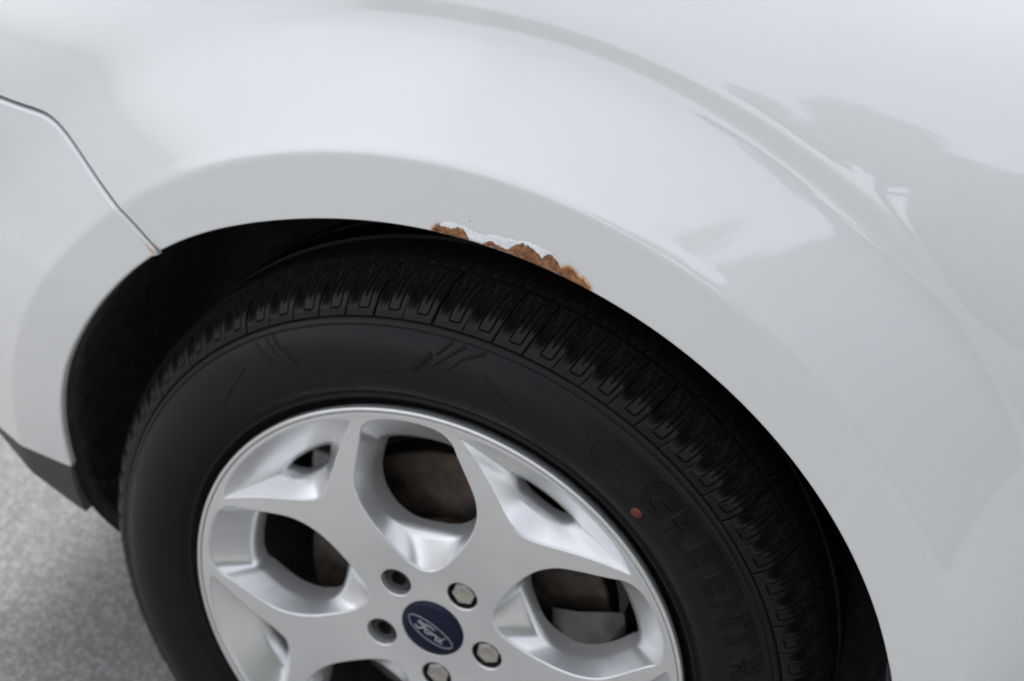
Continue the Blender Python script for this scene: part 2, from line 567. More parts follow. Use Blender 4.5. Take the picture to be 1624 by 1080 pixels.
def panel(name, loop, fill, material, edge_r=0.0025, depth=0.012, attr=None, parent=None):
    """sheet over the 2-D loop (x, z; counter-clockwise seen from outside), edges rolled in"""
    loop = [np.array(p, float) for p in loop]
    n = len(loop)
    nx = []
    for i in range(n):
        t = loop[(i + 1) % n] - loop[i - 1]
        t /= np.linalg.norm(t) + 1e-12
        nx.append(np.array([t[1], -t[0]]))            # outward for a ccw loop
    co, tri = cdt([loop], fill)
    cen = co[tri].mean(1)
    poly = [tuple(p) for p in loop]
    keep = inside(poly, cen[:, 0], cen[:, 1])
    tri = tri[keep]
    used = np.unique(tri)
    mp = -np.ones(len(co), int)
    mp[used] = np.arange(len(used))
    co = co[used]
    tri = mp[tri]
    y = body_y(co[:, 0], co[:, 1])
    N = body_n(co[:, 0], co[:, 1])
    V = [(a, b, c) for (a, c), b in zip(co, y)]
    # orient: normal towards -y
    F = []
    for t in tri:
        p, q, s = co[t[0]], co[t[1]], co[t[2]]
        ar = (q[0] - p[0]) * (s[1] - p[1]) - (q[1] - p[1]) * (s[0] - p[0])
        F.append(tuple(t) if ar > 0 else (t[0], t[2], t[1]))
    normals = [tuple(v) for v in N]
    # rolled edge; the first row uses the loop's own vertices
    lp = np.array(loop)
    idx = []
    for p in lp:
        d = (co[:, 0] - p[0]) ** 2 + (co[:, 1] - p[1]) ** 2
        idx.append(int(np.argmin(d)))
    ly = body_y(lp[:, 0], lp[:, 1])
    rows = [(math.radians(a), 0) for a in (25, 50, 75, 90)] + [(PI / 2, depth)]
    prev = idx
    for ph, ex in rows:
        cur = []
        for i in range(n):
            o = nx[i] * edge_r * math.sin(ph)
            yy = ly[i] + edge_r * (1 - math.cos(ph)) + ex
            cur.append(len(V))
            V.append((lp[i][0] + o[0], yy, lp[i][1] + o[1]))
            c_, s_ = math.cos(ph), math.sin(ph)
            nn = np.array([nx[i][0] * s_, 0, nx[i][1] * s_]) + N[idx[i]] * c_
            nn /= np.linalg.norm(nn)
            normals.append(tuple(nn))
        for i in range(n):
            j = (i + 1) % n
            if prev[i] != prev[j]:
                F.append((prev[j], prev[i], cur[i], cur[j]))
        prev = cur
    o = obj(name, V, F, material, parent, True, None)
    me = o.data
    if len(me.vertices) == len(normals):
        me.normals_split_custom_set_from_vertices(normals)
    if attr:
        X = np.array([v[0] for v in V])
        Z = np.array([v[2] for v in V])
        a_ = me.attributes.new('stain', 'FLOAT', 'POINT')
        a_.data.foreach_set('value', attr(X, Z).astype(np.float32))
    return o

D = math.radians
R_ARCH = 0.4005
def arch_r(a):
    """arch opening radius; flattens in at the bumper's lower end"""
    d = math.degrees(a)
    return R_ARCH + 0.006 * math.exp(-((d - 132) / 14) ** 2) - 0.010 * min(1.0, max(0, (d - 158) / 22)) ** 1.5

# ---- rust outline on the arch edge (pixel trace turned into angle / radius on the panel)
RUST_A = [(96.8, .0), (96.4, .004), (95.6, .0048), (94.6, .0042), (94.1, .0068), (93.5, .0066), (93.0, .003), (92.7, -.0005)]
RUST_B = [(91.3, -.0005), (90.9, .0022), (90.4, .004), (89.8, .0022), (89.3, .0026), (88.7, .001), (87.9, .0075), (87.3, .0105),
          (86.6, .0105), (85.9, .009), (85.3, .0075), (84.9, .005), (84.6, .0092), (84.1, .0105), (83.6, .0088), (83.1, .0055), (82.6, .0030),
          (82.1, .0062), (81.6, .0058), (81.1, .0028), (80.4, .0026), (79.9, .0010), (79.5, .0)]
BARE = [(96.2, .0042), (95.6, .0082), (94.8, .0096), (93.6, .0090), (92.5, .0070), (91.4, .0058), (90.6, .0080), (89.7, .0095), (88.6, .0098),
        (87.6, .0112), (86.9, .0122), (86.0, .0130), (85.2, .0125), (84.5, .0128), (84.0, .0112), (84.7, .0088), (84.9, .005), (86, .0085), (87.5, .008), (88.7, .001), (90, .0018), (91.3, -.0005), (92.7, -.0005), (93.5, .005), (95, .0035)]

def xz(a, dr):
    aa = D(a)
    r = arch_r(aa) + dr
    return (r * math.cos(aa), r * math.sin(aa))

# ---- fender: arch edge, then outward round
SH_A = 134.2
gap = 0.0019
def shut_line(off, n_corner=14):
    """bumper joint from the arch outwards, offset to one side (+ = fender side)"""
    pts = [(math.cos(D(132.6)) * .4055, math.sin(D(132.6)) * .4055), (-.305, .3185), (-.334, .3330), (-.364, .3495)]
    cor = smooth_curve([(-.364, .3495), (-.377, .3563), (-.388, .3610), (-.397, .3637), (-.407, .3648), (-.418, .3642)], n_corner)
    rest = [(-.438, .3622), (-.472, .3590), (-.56, .347), (-.66, .312), (-.80, .29)]
    pl = smooth_curve(pts, 26)[:-1] + cor + smooth_curve([cor[-1]] + rest, 40)[1:]
    out = []
    for i, p in enumerate(pl):
        t = pl[min(i + 1, len(pl) - 1)] - pl[max(i - 1, 0)]
        t = t / np.linalg.norm(t)
        out.append(p + np.array([t[1], -t[0]]) * off)     # right-hand side when walking out = fender
    return out

sl_f = shut_line(0.0034)
sl_b = shut_line(-0.0042)
a_left = math.atan2(sl_f[0][1], sl_f[0][0])
A_END = D(-30)
# loop ccw in (x right, z up) as seen from outside (-y looking +y: x right, z up) 
angs = list(np.concatenate([np.arange(A_END, D(76), D(0.55)), np.arange(D(76), D(99), D(0.10)), np.arange(D(99), a_left, D(0.55))]))
arch_pts = [(arch_r(a) * math.cos(a), arch_r(a) * math.sin(a)) for a in angs]
arch_pts[-1] = tuple(sl_f[0])
X_R, Z_T = 0.62, 0.775
outer = [(sl_f[-1][0], 0.60)] + [(x_, Z_T) for x_ in np.linspace(-.66, X_R, 60)] + [(X_R, z_) for z_ in np.linspace(Z_T, -.20, 50)][1:]
# walk: arch from right-bottom (A_END) to left (a_left), out along the joint, across the top to the right, down; that is clockwise -> reverse
loop = arch_pts + [tuple(p) for p in sl_f[1:]] + outer
loop = loop[::-1]
fill = []
def polar_fill(a0, a1, da, r0, r1, dr, jit=0.0):
    a = a0
    k = 0
    while a < a1:
        r = r0
        while r < r1:
            rr = r + dr * (0.5 if k % 2 else 0)
            fill.append((rr * math.cos(a), rr * math.sin(a)))
            r += dr
        a += da
        k += 1
polar_fill(D(76), D(99), 0.0020, R_ARCH + .0008, 0.432, 0.0008)
polar_fill(A_END + .01, a_left, 0.010, 0.4035, 0.443, 0.0045)
polar_fill(A_END + .01, D(150), 0.006, 0.442, 0.460, 0.0012)
polar_fill(A_END + .01, D(150), 0.010, 0.462, 0.519, 0.005)
polar_fill(A_END + .01, D(150), 0.006, 0.520, 0.565, 0.0014)
polar_fill(A_END + .01, D(150), 0.012, 0.570, 1.05, 0.010)
fill = np.array(fill)
lpoly = [tuple(p) for p in loop]
ok = inside(lpoly, fill[:, 0], fill[:, 1])
fill_ok = fill[ok]
far = dist_poly(lpoly, fill_ok[:, 0], fill_ok[:, 1]) > 0.0006
fill_ok = fill_ok[far]

rustA = [xz(*p) for p in RUST_A]
rustB = [xz(*p) for p in RUST_B]
def stain(X, Z):
    s = np.zeros(len(X))
    near = (np.abs(X) < 0.14) & (Z > 0.36) & (Z < 0.44)
    if near.any():
        x, z = X[near], Z[near]
        r_, a_ = np.hypot(x, z), np.degrees(np.arctan2(z, x))
        dA = dist_poly(rustA[:5], x, z, False)
        dB = dist_poly(rustB[16:], x, z, False)
        v = np.maximum(0.85 * np.exp(-(dA / 0.0028) ** 1.2), 1.0 * np.exp(-(dB / 0.0042) ** 1.2))
        s[near] = v
    # rust bleeding out of the joint where it meets the arch
    d2 = dist_poly([tuple(p) for p in sl_f[:6]], X, Z, False)
    rr = np.hypot(X, Z)
    s = np.maximum(s, 0.75 * np.exp(-(d2 / 0.0012) ** 2) * np.clip((0.425 - rr) / 0.02, 0, 1))
    return np.where(s < 0.02, 0, s)

fender = part(panel('fender', loop, fill_ok, M['paint'], 0.0022, 0.004, stain))

# ---- front bumper
b_end = D(179.4)
angs_b = list(np.arange(math.atan2(sl_b[0][1], sl_b[0][0]), b_end, D(0.6)))
arch_b = [(arch_r(a) * math.cos(a), arch_r(a) * math.sin(a)) for a in angs_b]
arch_b[0] = tuple(sl_b[0])
pe = arch_b[-1]
low = [(pe[0] - t * .42, pe[1] - 0.012 * t) for t in np.linspace(0, 1, 60)]
loop_b = arch_b + low[1:] + [tuple(p) for p in sl_b[::-1][:-1]]
fill = []
polar_fill(D(130), D(179), 0.010, 0.395, 0.443, 0.0045)
polar_fill(D(130), D(179), 0.006, 0.442, 0.460, 0.0012)
polar_fill(D(130), D(179), 0.010, 0.462, 0.519, 0.005)
polar_fill(D(130), D(179), 0.006, 0.520, 0.565, 0.0014)
polar_fill(D(130), D(179), 0.012, 0.570, 0.95, 0.010)
fill = np.array(fill)
lpb = [tuple(p) for p in loop_b]
def area(lp):
    return sum(lp[i][0] * lp[(i + 1) % len(lp)][1] - lp[(i + 1) % len(lp)][0] * lp[i][1] for i in range(len(lp)))
if area(lpb) < 0:
    lpb = lpb[::-1]
ok = inside(lpb, fill[:, 0], fill[:, 1])
fb = fill[ok]
fb = fb[dist_poly(lpb, fb[:, 0], fb[:, 1]) > 0.0006]
def stain_b(X, Z):
    d2 = dist_poly([tuple(p) for p in sl_b[:6]], X, Z, False)
    s = 0.7 * np.exp(-(d2 / 0.0020) ** 2) * np.clip((0.432 - np.hypot(X, Z)) / 0.02, 0, 1)
    return np.where(s < 0.02, 0, s)
bumper = part(panel('front_bumper', lpb, fb, M['paint'], 0.0028, 0.004, stain_b))

# ---- grey plastic lip under the bumper
V, F = [], []
lowb = low
rows = 7
def lip_pt(i, v):
    x, z = low[i]
    t = i / (len(low) - 1)
    h = 0.012 + 0.054 * max(0, 1 - t / 0.26)
    y0 = float(body_y(x, z)) + 0.002
    return (x + 0.004 * v - 0.002 * v * (1 if i else 0), y0 + (0.16 * v ** 2 + 0.10 * v) * h, z - 0.0036 - h * v)
for i in range(len(low)):
    for k in range(rows):
        V.append(lip_pt(i, k / (rows - 1)))
    b_ = lip_pt(i, 1)
    V.append((b_[0], b_[1] + 0.10, b_[2] + 0.004))
    t_ = lip_pt(i, 0)
R1 = rows + 1
for i in range(len(low) - 1):
    for k in range(R1 - 1):
        F.append((i * R1 + k, i * R1 + k + 1, (i + 1) * R1 + k + 1, (i + 1) * R1 + k))
lip = part(obj('bumper_lip', V, F, M['clad']))
lip.data.flip_normals() if lip.data.polygons[0].normal.y > 0 else None

# ---- dark backing behind the joint
V, F = [], []
for i, p in enumerate(sl_f):
    q = sl_b[i]
    c_ = (np.array(p) + np.array(q)) / 2
    t = (np.array(p) - np.array(q))
    t = t / (np.linalg.norm(t) + 1e-9) * 0.012
    yy = float(body_y(c_[0], c_[1])) + 0.0075
    V += [(c_[0] + t[0], yy, c_[1] + t[1]), (c_[0] - t[0], yy, c_[1] - t[1])]
for i in range(len(sl_f) - 1):
    F.append((2 * i, 2 * i + 1, 2 * i + 3, 2 * i + 2))
part(obj('joint_seal', V, F, M['dark']))

# ---- bonnet edge and inner structure (keeps light out of the wheel well)
V, F = [], []
nx_, ny_ = 40, 14
for i in range(nx_):
    x = -0.62 + 1.24 * i / (nx_ - 1)
    y0 = float(body_y(x, Z_T)) + 0.006
    for k in range(ny_):
        t = k / (ny_ - 1)
        V.append((x, y0 + 0.7 * t, Z_T - 0.002 + 0.16 * (1 - (1 - t) ** 2)))
for i in range(nx_ - 1):
    for k in range(ny_ - 1):
        F.append((i * ny_ + k, (i + 1) * ny_ + k, (i + 1) * ny_ + k + 1, i * ny_ + k + 1))
part(obj('bonnet', V, F, M['paint']))

# ---- rest of the body: door, sill and cabin, outside the frame but shading the ground on this side
def shell(name, outline, y0, y1, lean, material):
    """closed side outline (x, z) extruded across the car; lean = how far the top narrows"""
    V, F = [], []
    n = len(outline)
    zs = [p[1] for p in outline]
    zb = 0.62
    for side in (0, 1):
        for x, z in outline:
            ins = lean * max(0, z - zb)
            V.append((x, (y0 + ins) if side == 0 else (y1 - ins), z))
    F.append(tuple(range(n)))
    F.append(tuple(range(2 * n - 1, n - 1, -1)))
    for i in range(n):
        j = (i + 1) % n
        F.append((i, j, n + j, n + i)[::-1])
    return obj(name, V, F, material, None, False)
body_out = [(0.626, -0.19), (2.35, -0.19), (2.42, 0.10), (2.62, 0.30), (2.86, 0.30), (3.06, 0.10), (3.42, 0.02), (3.46, 0.50), (3.36, 0.72), (3.15, 1.18), (2.85, 1.30), (1.75, 1.36), (1.30, 1.28), (0.626, 0.80)]
part(shell('body_shell', body_out, 0.072, 1.60, 0.38, M['paint']))
win_out = [(0.98, 0.70), (2.95, 0.76), (2.78, 1.18), (1.85, 1.25), (1.42, 1.16)]
part(shell('side_window', win_out, 0.067, 1.605, 0.375, M['pane']))
v, f_ = boxm(-0.60, 0.62, 0.36, 1.56, 0.02, 0.90)
part(obj('engine_bay', v, f_, M['dark'], smooth=False))

# ---- wheel arch liner
prof = [(0.402, -0.004), (0.404, 0.004), (0.400, 0.014), (0.404, 0.03), (0.412, 0.06), (0.415, 0.12), (0.412, 0.25), (0.40, 0.30), (0.20, 0.32), (0.04, 0.32)]
V, F = [], []
na = 150
for i in range(na + 1):
    a = D(-35) + (D(195) - D(-35)) * i / na
    d = math.degrees(a)
    yb = float(body_y(arch_r(a) * math.cos(a), arch_r(a) * math.sin(a))) + 0.013
    for q, (r, y) in enumerate(prof):
        sh = (yb - 0.003) * max(0.0, 1 - y / 0.2)
        rr = (r - R_ARCH) + arch_r(a) - 0.030 * max(0, (d - 184) / 10.5) ** 2.2 if q < 8 else r
        rib = 0.002 * math.sin(a * 46) if 3 <= q <= 6 else 0
        V.append(pol(rr + rib, a, y + sh))
p_ = len(prof)
for i in range(na):
    for q in range(p_ - 1):
        F.append((i * p_ + q, (i + 1) * p_ + q, (i + 1) * p_ + q + 1, i * p_ + q + 1))
liner = part(obj('wheel_arch_liner', V, F, M['liner']))

def clip(px, py, pz, rad, material):
    V, F = [], []
    ax = Vector((-px, 0, -pz)).normalized()
    u = Vector((0, 1, 0))
    w = ax.cross(u)
    rows_ = [(rad, -0.003), (rad, 0.001), (rad * .8, 0.0026), (rad * .35, 0.003), (rad * .3, 0.0018)]
    for rr, h in rows_:
        for k in range(20):
            t = 2 * PI * k / 20
            V.append(Vector((px, py, pz)) + ax * h + (u * math.cos(t) + w * math.sin(t)) * rr)
    for q in range(len(rows_) - 1):
        for k in range(20):
            F.append((q * 20 + k, q * 20 + (k + 1) % 20, (q + 1) * 20 + (k + 1) % 20, (q + 1) * 20 + k))
    F.append(tuple(80 + k for k in range(20)))
    return obj('liner_clip', V, F, material, liner)
o = clip(-0.3905, 0.070, -0.052, 0.0085, M['clip'])
o['label'] = 'dusty brown fastener in the wheel arch liner'
clip(-0.371, 0.092, -0.096, 0.0045, M['steel'])

# black trim tab where the arch edge meets the lower rear of the fender
V, F = [], []
for i in range(13):
    a = D(26.8 - i * 1.6)
    k = min(1.0, i / 3.0)
    yb = float(body_y(R_ARCH * math.cos(a), R_ARCH * math.sin(a)))
    for dr, dy in ((0.0015, 0.004), (-0.003 * k, -0.001), (-0.007 * k, 0.0005), (-0.012 * k, 0.006), (-0.013 * k, 0.02)):
        V.append(pol(R_ARCH - 0.003 + dr, a, yb + dy))
for i in range(12):
    for q in range(4):
        F.append((i * 5 + q, (i + 1) * 5 + q, (i + 1) * 5 + q + 1, i * 5 + q + 1))
part(obj('arch_trim', V, F, M['gloss']))

# underbody and engine-bay floor: shades the ground below the car
def box(x0, x1, y0, y1, z0, z1):
    v = [(x, y, z) for x in (x0, x1) for y in (y0, y1) for z in (z0, z1)]
    f_ = [(0, 1, 3, 2), (4, 6, 7, 5), (0, 4, 5, 1), (2, 3, 7, 6), (0, 2, 6, 4), (1, 5, 7, 3)]
    return v, f_
v, f_ = box(-0.62, 3.2, 0.34, 1.55, -0.13, -0.07)
v2, f2 = box(0.46, 2.2, 0.06, 0.34, -0.13, -0.07)
v3, f3 = box(-0.62, -0.47, 0.16, 0.34, -0.11, -0.07)
VV = v + v2 + v3
FF = f_ + [tuple(i + 8 for i in q) for q in f2] + [tuple(i + 16 for i in q) for q in f3]
part(obj('underbody', VV, FF, M['dark'], smooth=False))

# =================================================================== rust, bare primer, clip details
def surf_patch(name, outline, step, material, lift, lump, parent, seed=0, edge=0.0015):
    ol = [np.array(p) for p in outline]
    dense = []
    for i in range(len(ol)):
        p, q = ol[i], ol[(i + 1) % len(ol)]
        L = np.linalg.norm(q - p)
        k = max(1, int(L / (step * 1.1)))
        for s in range(k):
            u = p + (q - p) * s / k
            nv = noise.noise_vector(Vector((u[0] * 320 + seed, u[1] * 320, 0.3)))
            n2 = noise.noise_vector(Vector((u[0] * 1300 + seed, u[1] * 1300, 1.7)))
            dense.append(u + np.array([nv.x, nv.y]) * 0.0008 + np.array([n2.x, n2.y]) * 0.0006)
    poly = [tuple(p) for p in dense]
    xs, zs = [p[0] for p in poly], [p[1] for p in poly]
    gx, gz = np.meshgrid(np.arange(min(xs), max(xs), step), np.arange(min(zs), max(zs), step))
    gx, gz = gx.ravel(), gz.ravel()
    k = inside(poly, gx, gz)
    gx, gz = gx[k], gz[k]
    k = dist_poly(poly, gx, gz) > step * .6
    co, tri = cdt([dense], list(zip(gx[k], gz[k])))
    cen = co[tri].mean(1)
    tri = tri[inside(poly, cen[:, 0], cen[:, 1])]
    used = np.unique(tri)
    mp = -np.ones(len(co), int)
    mp[used] = np.arange(len(used))
    co = co[used]
    tri = mp[tri]
    d = dist_poly(poly, co[:, 0], co[:, 1])
    y = body_y(co[:, 0], co[:, 1])
    V = []
    for (x, z), yy, dd in zip(co, y, d):
        h = lift * min(1, dd / max(edge, 1e-6)) if edge else lift
        lm = lump * (noise.noise(Vector((x * 260, z * 260, seed))) + 0.6 * noise.noise(Vector((x * 700, z * 700, seed + 4)))) * min(1, dd / 0.001)
        # below the arch radius the sheet turns in with the rolled edge
        rr = math.hypot(x, z)
        k_ = max(0, arch_r(math.atan2(z, x)) - rr)
        V.append((x, yy - 0.0002 - h - lm + k_ * 1.0, z))
    F = []
    for t in tri:
        p, q, s = co[t[0]], co[t[1]], co[t[2]]
        ar = (q[0] - p[0]) * (s[1] - p[1]) - (q[1] - p[1]) * (s[0] - p[0])
        F.append(tuple(int(i) for i in (t if ar > 0 else (t[0], t[2], t[1]))))
    return obj(name, V, F, material, parent)

def under(outline, a0, a1, n=30):
    """close an open rust trace along the rolled edge, just below the arch radius"""
    return outline + [xz(a, -0.0026) for a in np.linspace(a1, a0, n)]
bare = surf_patch('bare_primer_patch', [xz(*p) for p in BARE], 0.0009, M['primer'], 0.00025, 0.00015, fender, 3, 0.0012)
bare['label'] = 'bright white bare patch where the coat has flaked off'
for ol, sd in ((under(rustA, 96.8, 92.7), 1), (under(rustB, 91.3, 79.5), 2)):
    o = surf_patch('rust_patch', ol, 0.0008, M['rust'], 0.0007, 0.0006, fender, sd, 0.0005)
    o['label'] = 'flaking brown rust on the wheel arch edge'

# blisters in the paint round the flaking
rb = random.Random(5)
for k in range(13):
    a_ = rb.uniform(86.5, 97.0)
    dr_ = rb.uniform(0.0135, 0.0195) - 0.0012 * abs(a_ - 92) * 0.3
    cx_, cz_ = xz(a_, dr_)
    rad_, hh = rb.uniform(0.0007, 0.0019), rb.uniform(0.00010, 0.00026)
    V, F = [], []
    for q in range(6):
        t = q / 5
        for w_ in range(14):
            an = 2 * PI * w_ / 14
            x_, z_ = cx_ + rad_ * t * math.cos(an) * 1.25, cz_ + rad_ * t * math.sin(an)
            V.append((x_, float(body_y(x_, z_)) - hh * (math.cos(t * PI) + 1) / 2 + 0.00003, z_))
    for q in range(5):
        for w_ in range(14):
            w2 = (w_ + 1) % 14
            F.append((q * 14 + w_, (q + 1) * 14 + w_, (q + 1) * 14 + w2, q * 14 + w2))
    obj('paint_blister', V, F, M['paint'], fender)

# =================================================================== TYRE
SIDE = [(0.226, 0.016), (0.233, 0.0125), (0.2385, 0.0065), (0.2405, 0.0035), (0.2425, 0.0030), (0.2440, 0.0040), (0.2460, 0.0024), (0.252, -0.0030), (0.262, -0.0078),
        (0.272, -0.0098), (0.282, -0.0096), (0.292, -0.0072), (0.300, -0.0036), (0.3055, 0.0002)]
SP = smooth_curve(SIDE, 70)
def side_y(r):
    return float(np.interp(r, [p[0] for p in SP], [p[1] for p in SP]))
prof = [tuple(p) for p in SP]
prof += [(0.3062, 0.0014), (0.3070, 0.0012), (0.3088, 0.0022), (0.3106, 0.0036), (0.3112, 0.0052), (0.3120, 0.0072), (0.318, 0.0125), (0.3255, 0.0215), (0.3305, 0.0335),
         (0.3325, 0.0475), (0.3325, 0.0535), (0.3330, 0.0560), (0.336, 0.087), (0.336, 0.093), (0.3440, 0.0945), (0.3448, 0.126), (0.3370, 0.1275), (0.3370, 0.135),
         (0.3440, 0.137), (0.3420, 0.168), (0.335, 0.17), (0.335, 0.177), (0.340, 0.179), (0.330, 0.205), (0.312, 0.219), (0.29, 0.228), (0.25, 0.222), (0.228, 0.205)]
V, F = revolve(prof, 360)
tyre = part(obj('tyre', V, F, M['rubber'], sharp=40))
tyre['label'] = 'black rubber tyre with brand lettering and a red dot'

# tread pieces: one height-field block per pitch
NP = 79
PITCH = 2 * PI / NP
SHO = smooth_curve([(0.3122, 0.0050), (0.3195, 0.0078), (0.3285, 0.0155), (0.3350, 0.0285), (0.3395, 0.0470)], 46)
def line_d(d, w, dep):
    return dep * math.exp(-(d / w) ** 4)
def make_block(prof_pts, nphi, depth_fn, skew, base_drop):
    ns_ = len(prof_pts)
    nrm = []
    for i in range(ns_):
        t = np.array(prof_pts[min(i + 1, ns_ - 1)]) - np.array(prof_pts[max(i - 1, 0)])
        t = t / np.linalg.norm(t)
        nrm.append(np.array([t[1], -t[0]]))        # outward (r+, y-)
    V, F = [], []
    for i in range(ns_):
        s = i / (ns_ - 1)
        for k in range(nphi + 1):
            ph = k / nphi
            dep = depth_fn(s, ph)
            ed = min(ph, 1 - ph) * PITCH * 0.32
            dep += 0.0009 * max(0, 1 - ed / 0.0011) ** 2
            p = np.array(prof_pts[i]) - nrm[i] * dep
            ph2 = 0.012 + ph * 0.976
            V.append(pol(p[0], -(ph2 - .5 + skew * s) * PITCH, p[1]))
    n1 = nphi + 1
    for i in range(ns_ - 1):
        for k in range(nphi):
            F.append((i * n1 + k, (i + 1) * n1 + k, (i + 1) * n1 + k + 1, i * n1 + k + 1))
    # skirt
    ring = [k for k in range(n1)] + [i * n1 + nphi for i in range(1, ns_)] + [(ns_ - 1) * n1 + k for k in range(nphi - 1, -1, -1)] + [i * n1 for i in range(ns_ - 2, 0, -1)]
    b0 = len(V)
    for q in ring:
        i = q // n1
        x, y, z = V[q]
        r = math.hypot(x, z)
        a = math.atan2(z, x)
        p = np.array([r, y]) - nrm[i] * base_drop
        V.append(pol(p[0], a, p[1]))
    L = len(ring)
    for i in range(L):
        j = (i + 1) % L
        F.append((ring[j], ring[i], b0 + i, b0 + j))
    return V, F

def shoulder_depth(s, ph):
    d = 0.0
    w = PITCH * 0.325                                 # metres per pitch
    # tapered lateral slot
    hw = 0.17 * w * (1 - 0.70 * sstep(0.62, 0.95, s)) + 0.00001
    c = abs((ph - 0.17) * w)
    d = max(d, 0.0050 * float(sstep(0.18, 0.62, s)) * (1 - float(sstep(0.78, 0.97, s))) * (1 - float(sstep(hw * 0.45, hw * 1.2 + 0.0003, c))))
    # U-shaped line
    L = 0.043
    x1, x2, sb, rc = 0.42 * w, 0.80 * w, 0.20 * L, 0.0022
    px, py = ph * w, s * L
    if py < 0.84 * L:
        mx, my = (x1 + x2) / 2, 0.6 * L
        qx, qy = abs(px - mx) - ((x2 - x1) / 2 - rc), abs(py - (sb + 0.5 * L)) - (0.5 * L - rc)
        sd = math.hypot(max(qx, 0), max(qy, 0)) + min(max(qx, qy), 0) - rc
        d = max(d, line_d(sd, 0.00055, 0.0013))
    # sipes
    if 0.42 < s < 0.93:
        d = max(d, line_d((ph - 0.61) * w, 0.0005, 0.0016))
    if 0.5 < s < 0.9:
        d = max(d, line_d((ph - 0.93) * w, 0.00045, 0.0014))
    return d
bv, bf = make_block([tuple(p) for p in SHO], 60, shoulder_depth, 0.28, 0.0062)
blk0 = obj('tread_block', bv, bf, M['tread'], tyre, True, sharp=60)
rib_prof = [tuple(p) for p in smooth_curve([(0.3400, 0.0545), (0.3418, 0.066), (0.3430, 0.0870)], 16)]
def rib_depth(s, ph):
    w = PITCH * 0.335
    d = 0.0
    if s > 0.25:
        d = max(d, line_d((ph - 0.5 + 0.25 * (s - .5)) * w, 0.0006, 0.0016))
    if s < 0.6:
        d = max(d, line_d((ph - 0.12 - 0.3 * s) * w, 0.0007, 0.0022))
    return d
rv, rf = make_block(rib_prof, 30, rib_depth, 0.5, 0.0065)
rib0 = obj('tread_rib_block', rv, rf, M['tread'], tyre, True, sharp=60)
for k in range(1, NP):
    share('tread_block', blk0.data, tyre, rotation_euler=(0, -k * PITCH + random.uniform(-.002, .002), 0))
    share('tread_rib_block', rib0.data, tyre, rotation_euler=(0, -k * PITCH, 0))

# raised lettering and marks on the sidewall
def wrap(u, v, rc, ac, h):
    r = rc + v
    return pol(r, ac - u / rc, side_y(r) - h)

def glyph(ch, size):
    cu = bpy.data.curves.new('glyph', 'FONT')
    cu.body = ch
    cu.size = size
    cu.align_x = 'CENTER'
    cu.resolution_u = 4
    cu.offset = size * 0.055
    to = bpy.data.objects.new('glyph', cu)
    COL.objects.link(to)
    dg = bpy.context.evaluated_depsgraph_get()
    me = to.evaluated_get(dg).to_mesh()
    vs = [(v.co.x, v.co.y) for v in me.vertices]
    fs = [tuple(p.vertices) for p in me.polygons]
    edges = {}
    for f in fs:
        for i in range(len(f)):
            e = (f[i], f[(i + 1) % len(f)])
            edges[e] = 1
    bd = [e for e in edges if (e[1], e[0]) not in edges]
    to.evaluated_get(dg).to_mesh_clear()
    bpy.data.objects.remove(to)
    bpy.data.curves.remove(cu)
    return vs, fs, bd

def raised_letter(ch, a_deg, rc, size, wide, h=0.0011):
    vs, fs, bd = glyph(ch, size)
    P = np.array(vs)
    x0, z0 = P.min(0)
    x1, z1 = P.max(0)
    gx, gz = np.meshgrid(np.arange(x0, x1, 0.0013), np.arange(z0, z1, 0.0013))
    gx, gz = gx.ravel(), gz.ravel()
    def ins(x, y):
        c = np.zeros(len(x), bool)
        for a, b in bd:
            (xa, ya), (xb, yb) = vs[a], vs[b]
            if ya != yb:
                c ^= ((ya > y) != (yb > y)) & (x < (xb - xa) * (y - ya) / (yb - ya) + xa)
        return c
    d = np.full(len(gx), 9.0)
    for a, b in bd:
        d = np.minimum(d, dist_poly([vs[a], vs[b]], gx, gz, False))
    k = ins(gx, gz) & (d > 0.0004)
    r = delaunay_2d_cdt([Vector(p) for p in vs] + [Vector((a, b)) for a, b in zip(gx[k], gz[k])], bd, [], 0, 1e-7)
    co_ = np.array([(v.x, v.y) for v in r[0]])
    tr = np.array(r[2])
    cn = co_[tr].mean(1)
    tr = tr[ins(cn[:, 0], cn[:, 1])]
    n = len(co_)
    V = [wrap(x * wide, y - size * 0.35, rc, D(a_deg), h) for x, y in co_] + [wrap(x * wide, y - size * 0.35, rc, D(a_deg), -0.0006) for x, y in co_]
    es = set()
    for t in tr:
        for q in range(3):
            es.add((int(t[q]), int(t[(q + 1) % 3])))
    F = [tuple(int(q) for q in t) for t in tr] + [(b, a, a + n, b + n) for a, b in es if (b, a) not in es]
    return obj('letter', V, F, M['letter'], tyre, True, sharp=35)
for i, ch in enumerate('GREENTRAC'):
    raised_letter(ch, 56.2 - 5.35 * i, 0.2890, 0.0325, 1.16)

def ribbon(pts, w, h=0.0005, closed=False):
    """raised line on the sidewall; pts are (angle deg, radius)"""
    P = [np.array((a, r)) for a, r in pts]
    V, F = [], []
    n = len(P)
    for i in range(n):
        a, b = (P[(i + 1) % n], P[i - 1]) if closed else (P[min(i + 1, n - 1)], P[max(i - 1, 0)])
        t = np.array([-(a[0] - b[0]) * PI / 180 * 0.28, a[1] - b[1]])
        t = t / (np.linalg.norm(t) + 1e-12)
        nn = np.array([-t[1], t[0]])
        for k, hh in ((-1, -0.0004), (-0.6, h), (0.6, h), (1, -0.0004)):
            o = nn * w / 2 * k
            r = P[i][1] + o[1]
            aa = D(P[i][0]) - o[0] / 0.28
            V.append(pol(r, aa, side_y(r) - hh))
    for i in range(n if closed else n - 1):
        j = (i + 1) % n
        for k in range(3):
            F.append((i * 4 + k, i * 4 + k + 1, j * 4 + k + 1, j * 4 + k))
    return V, F

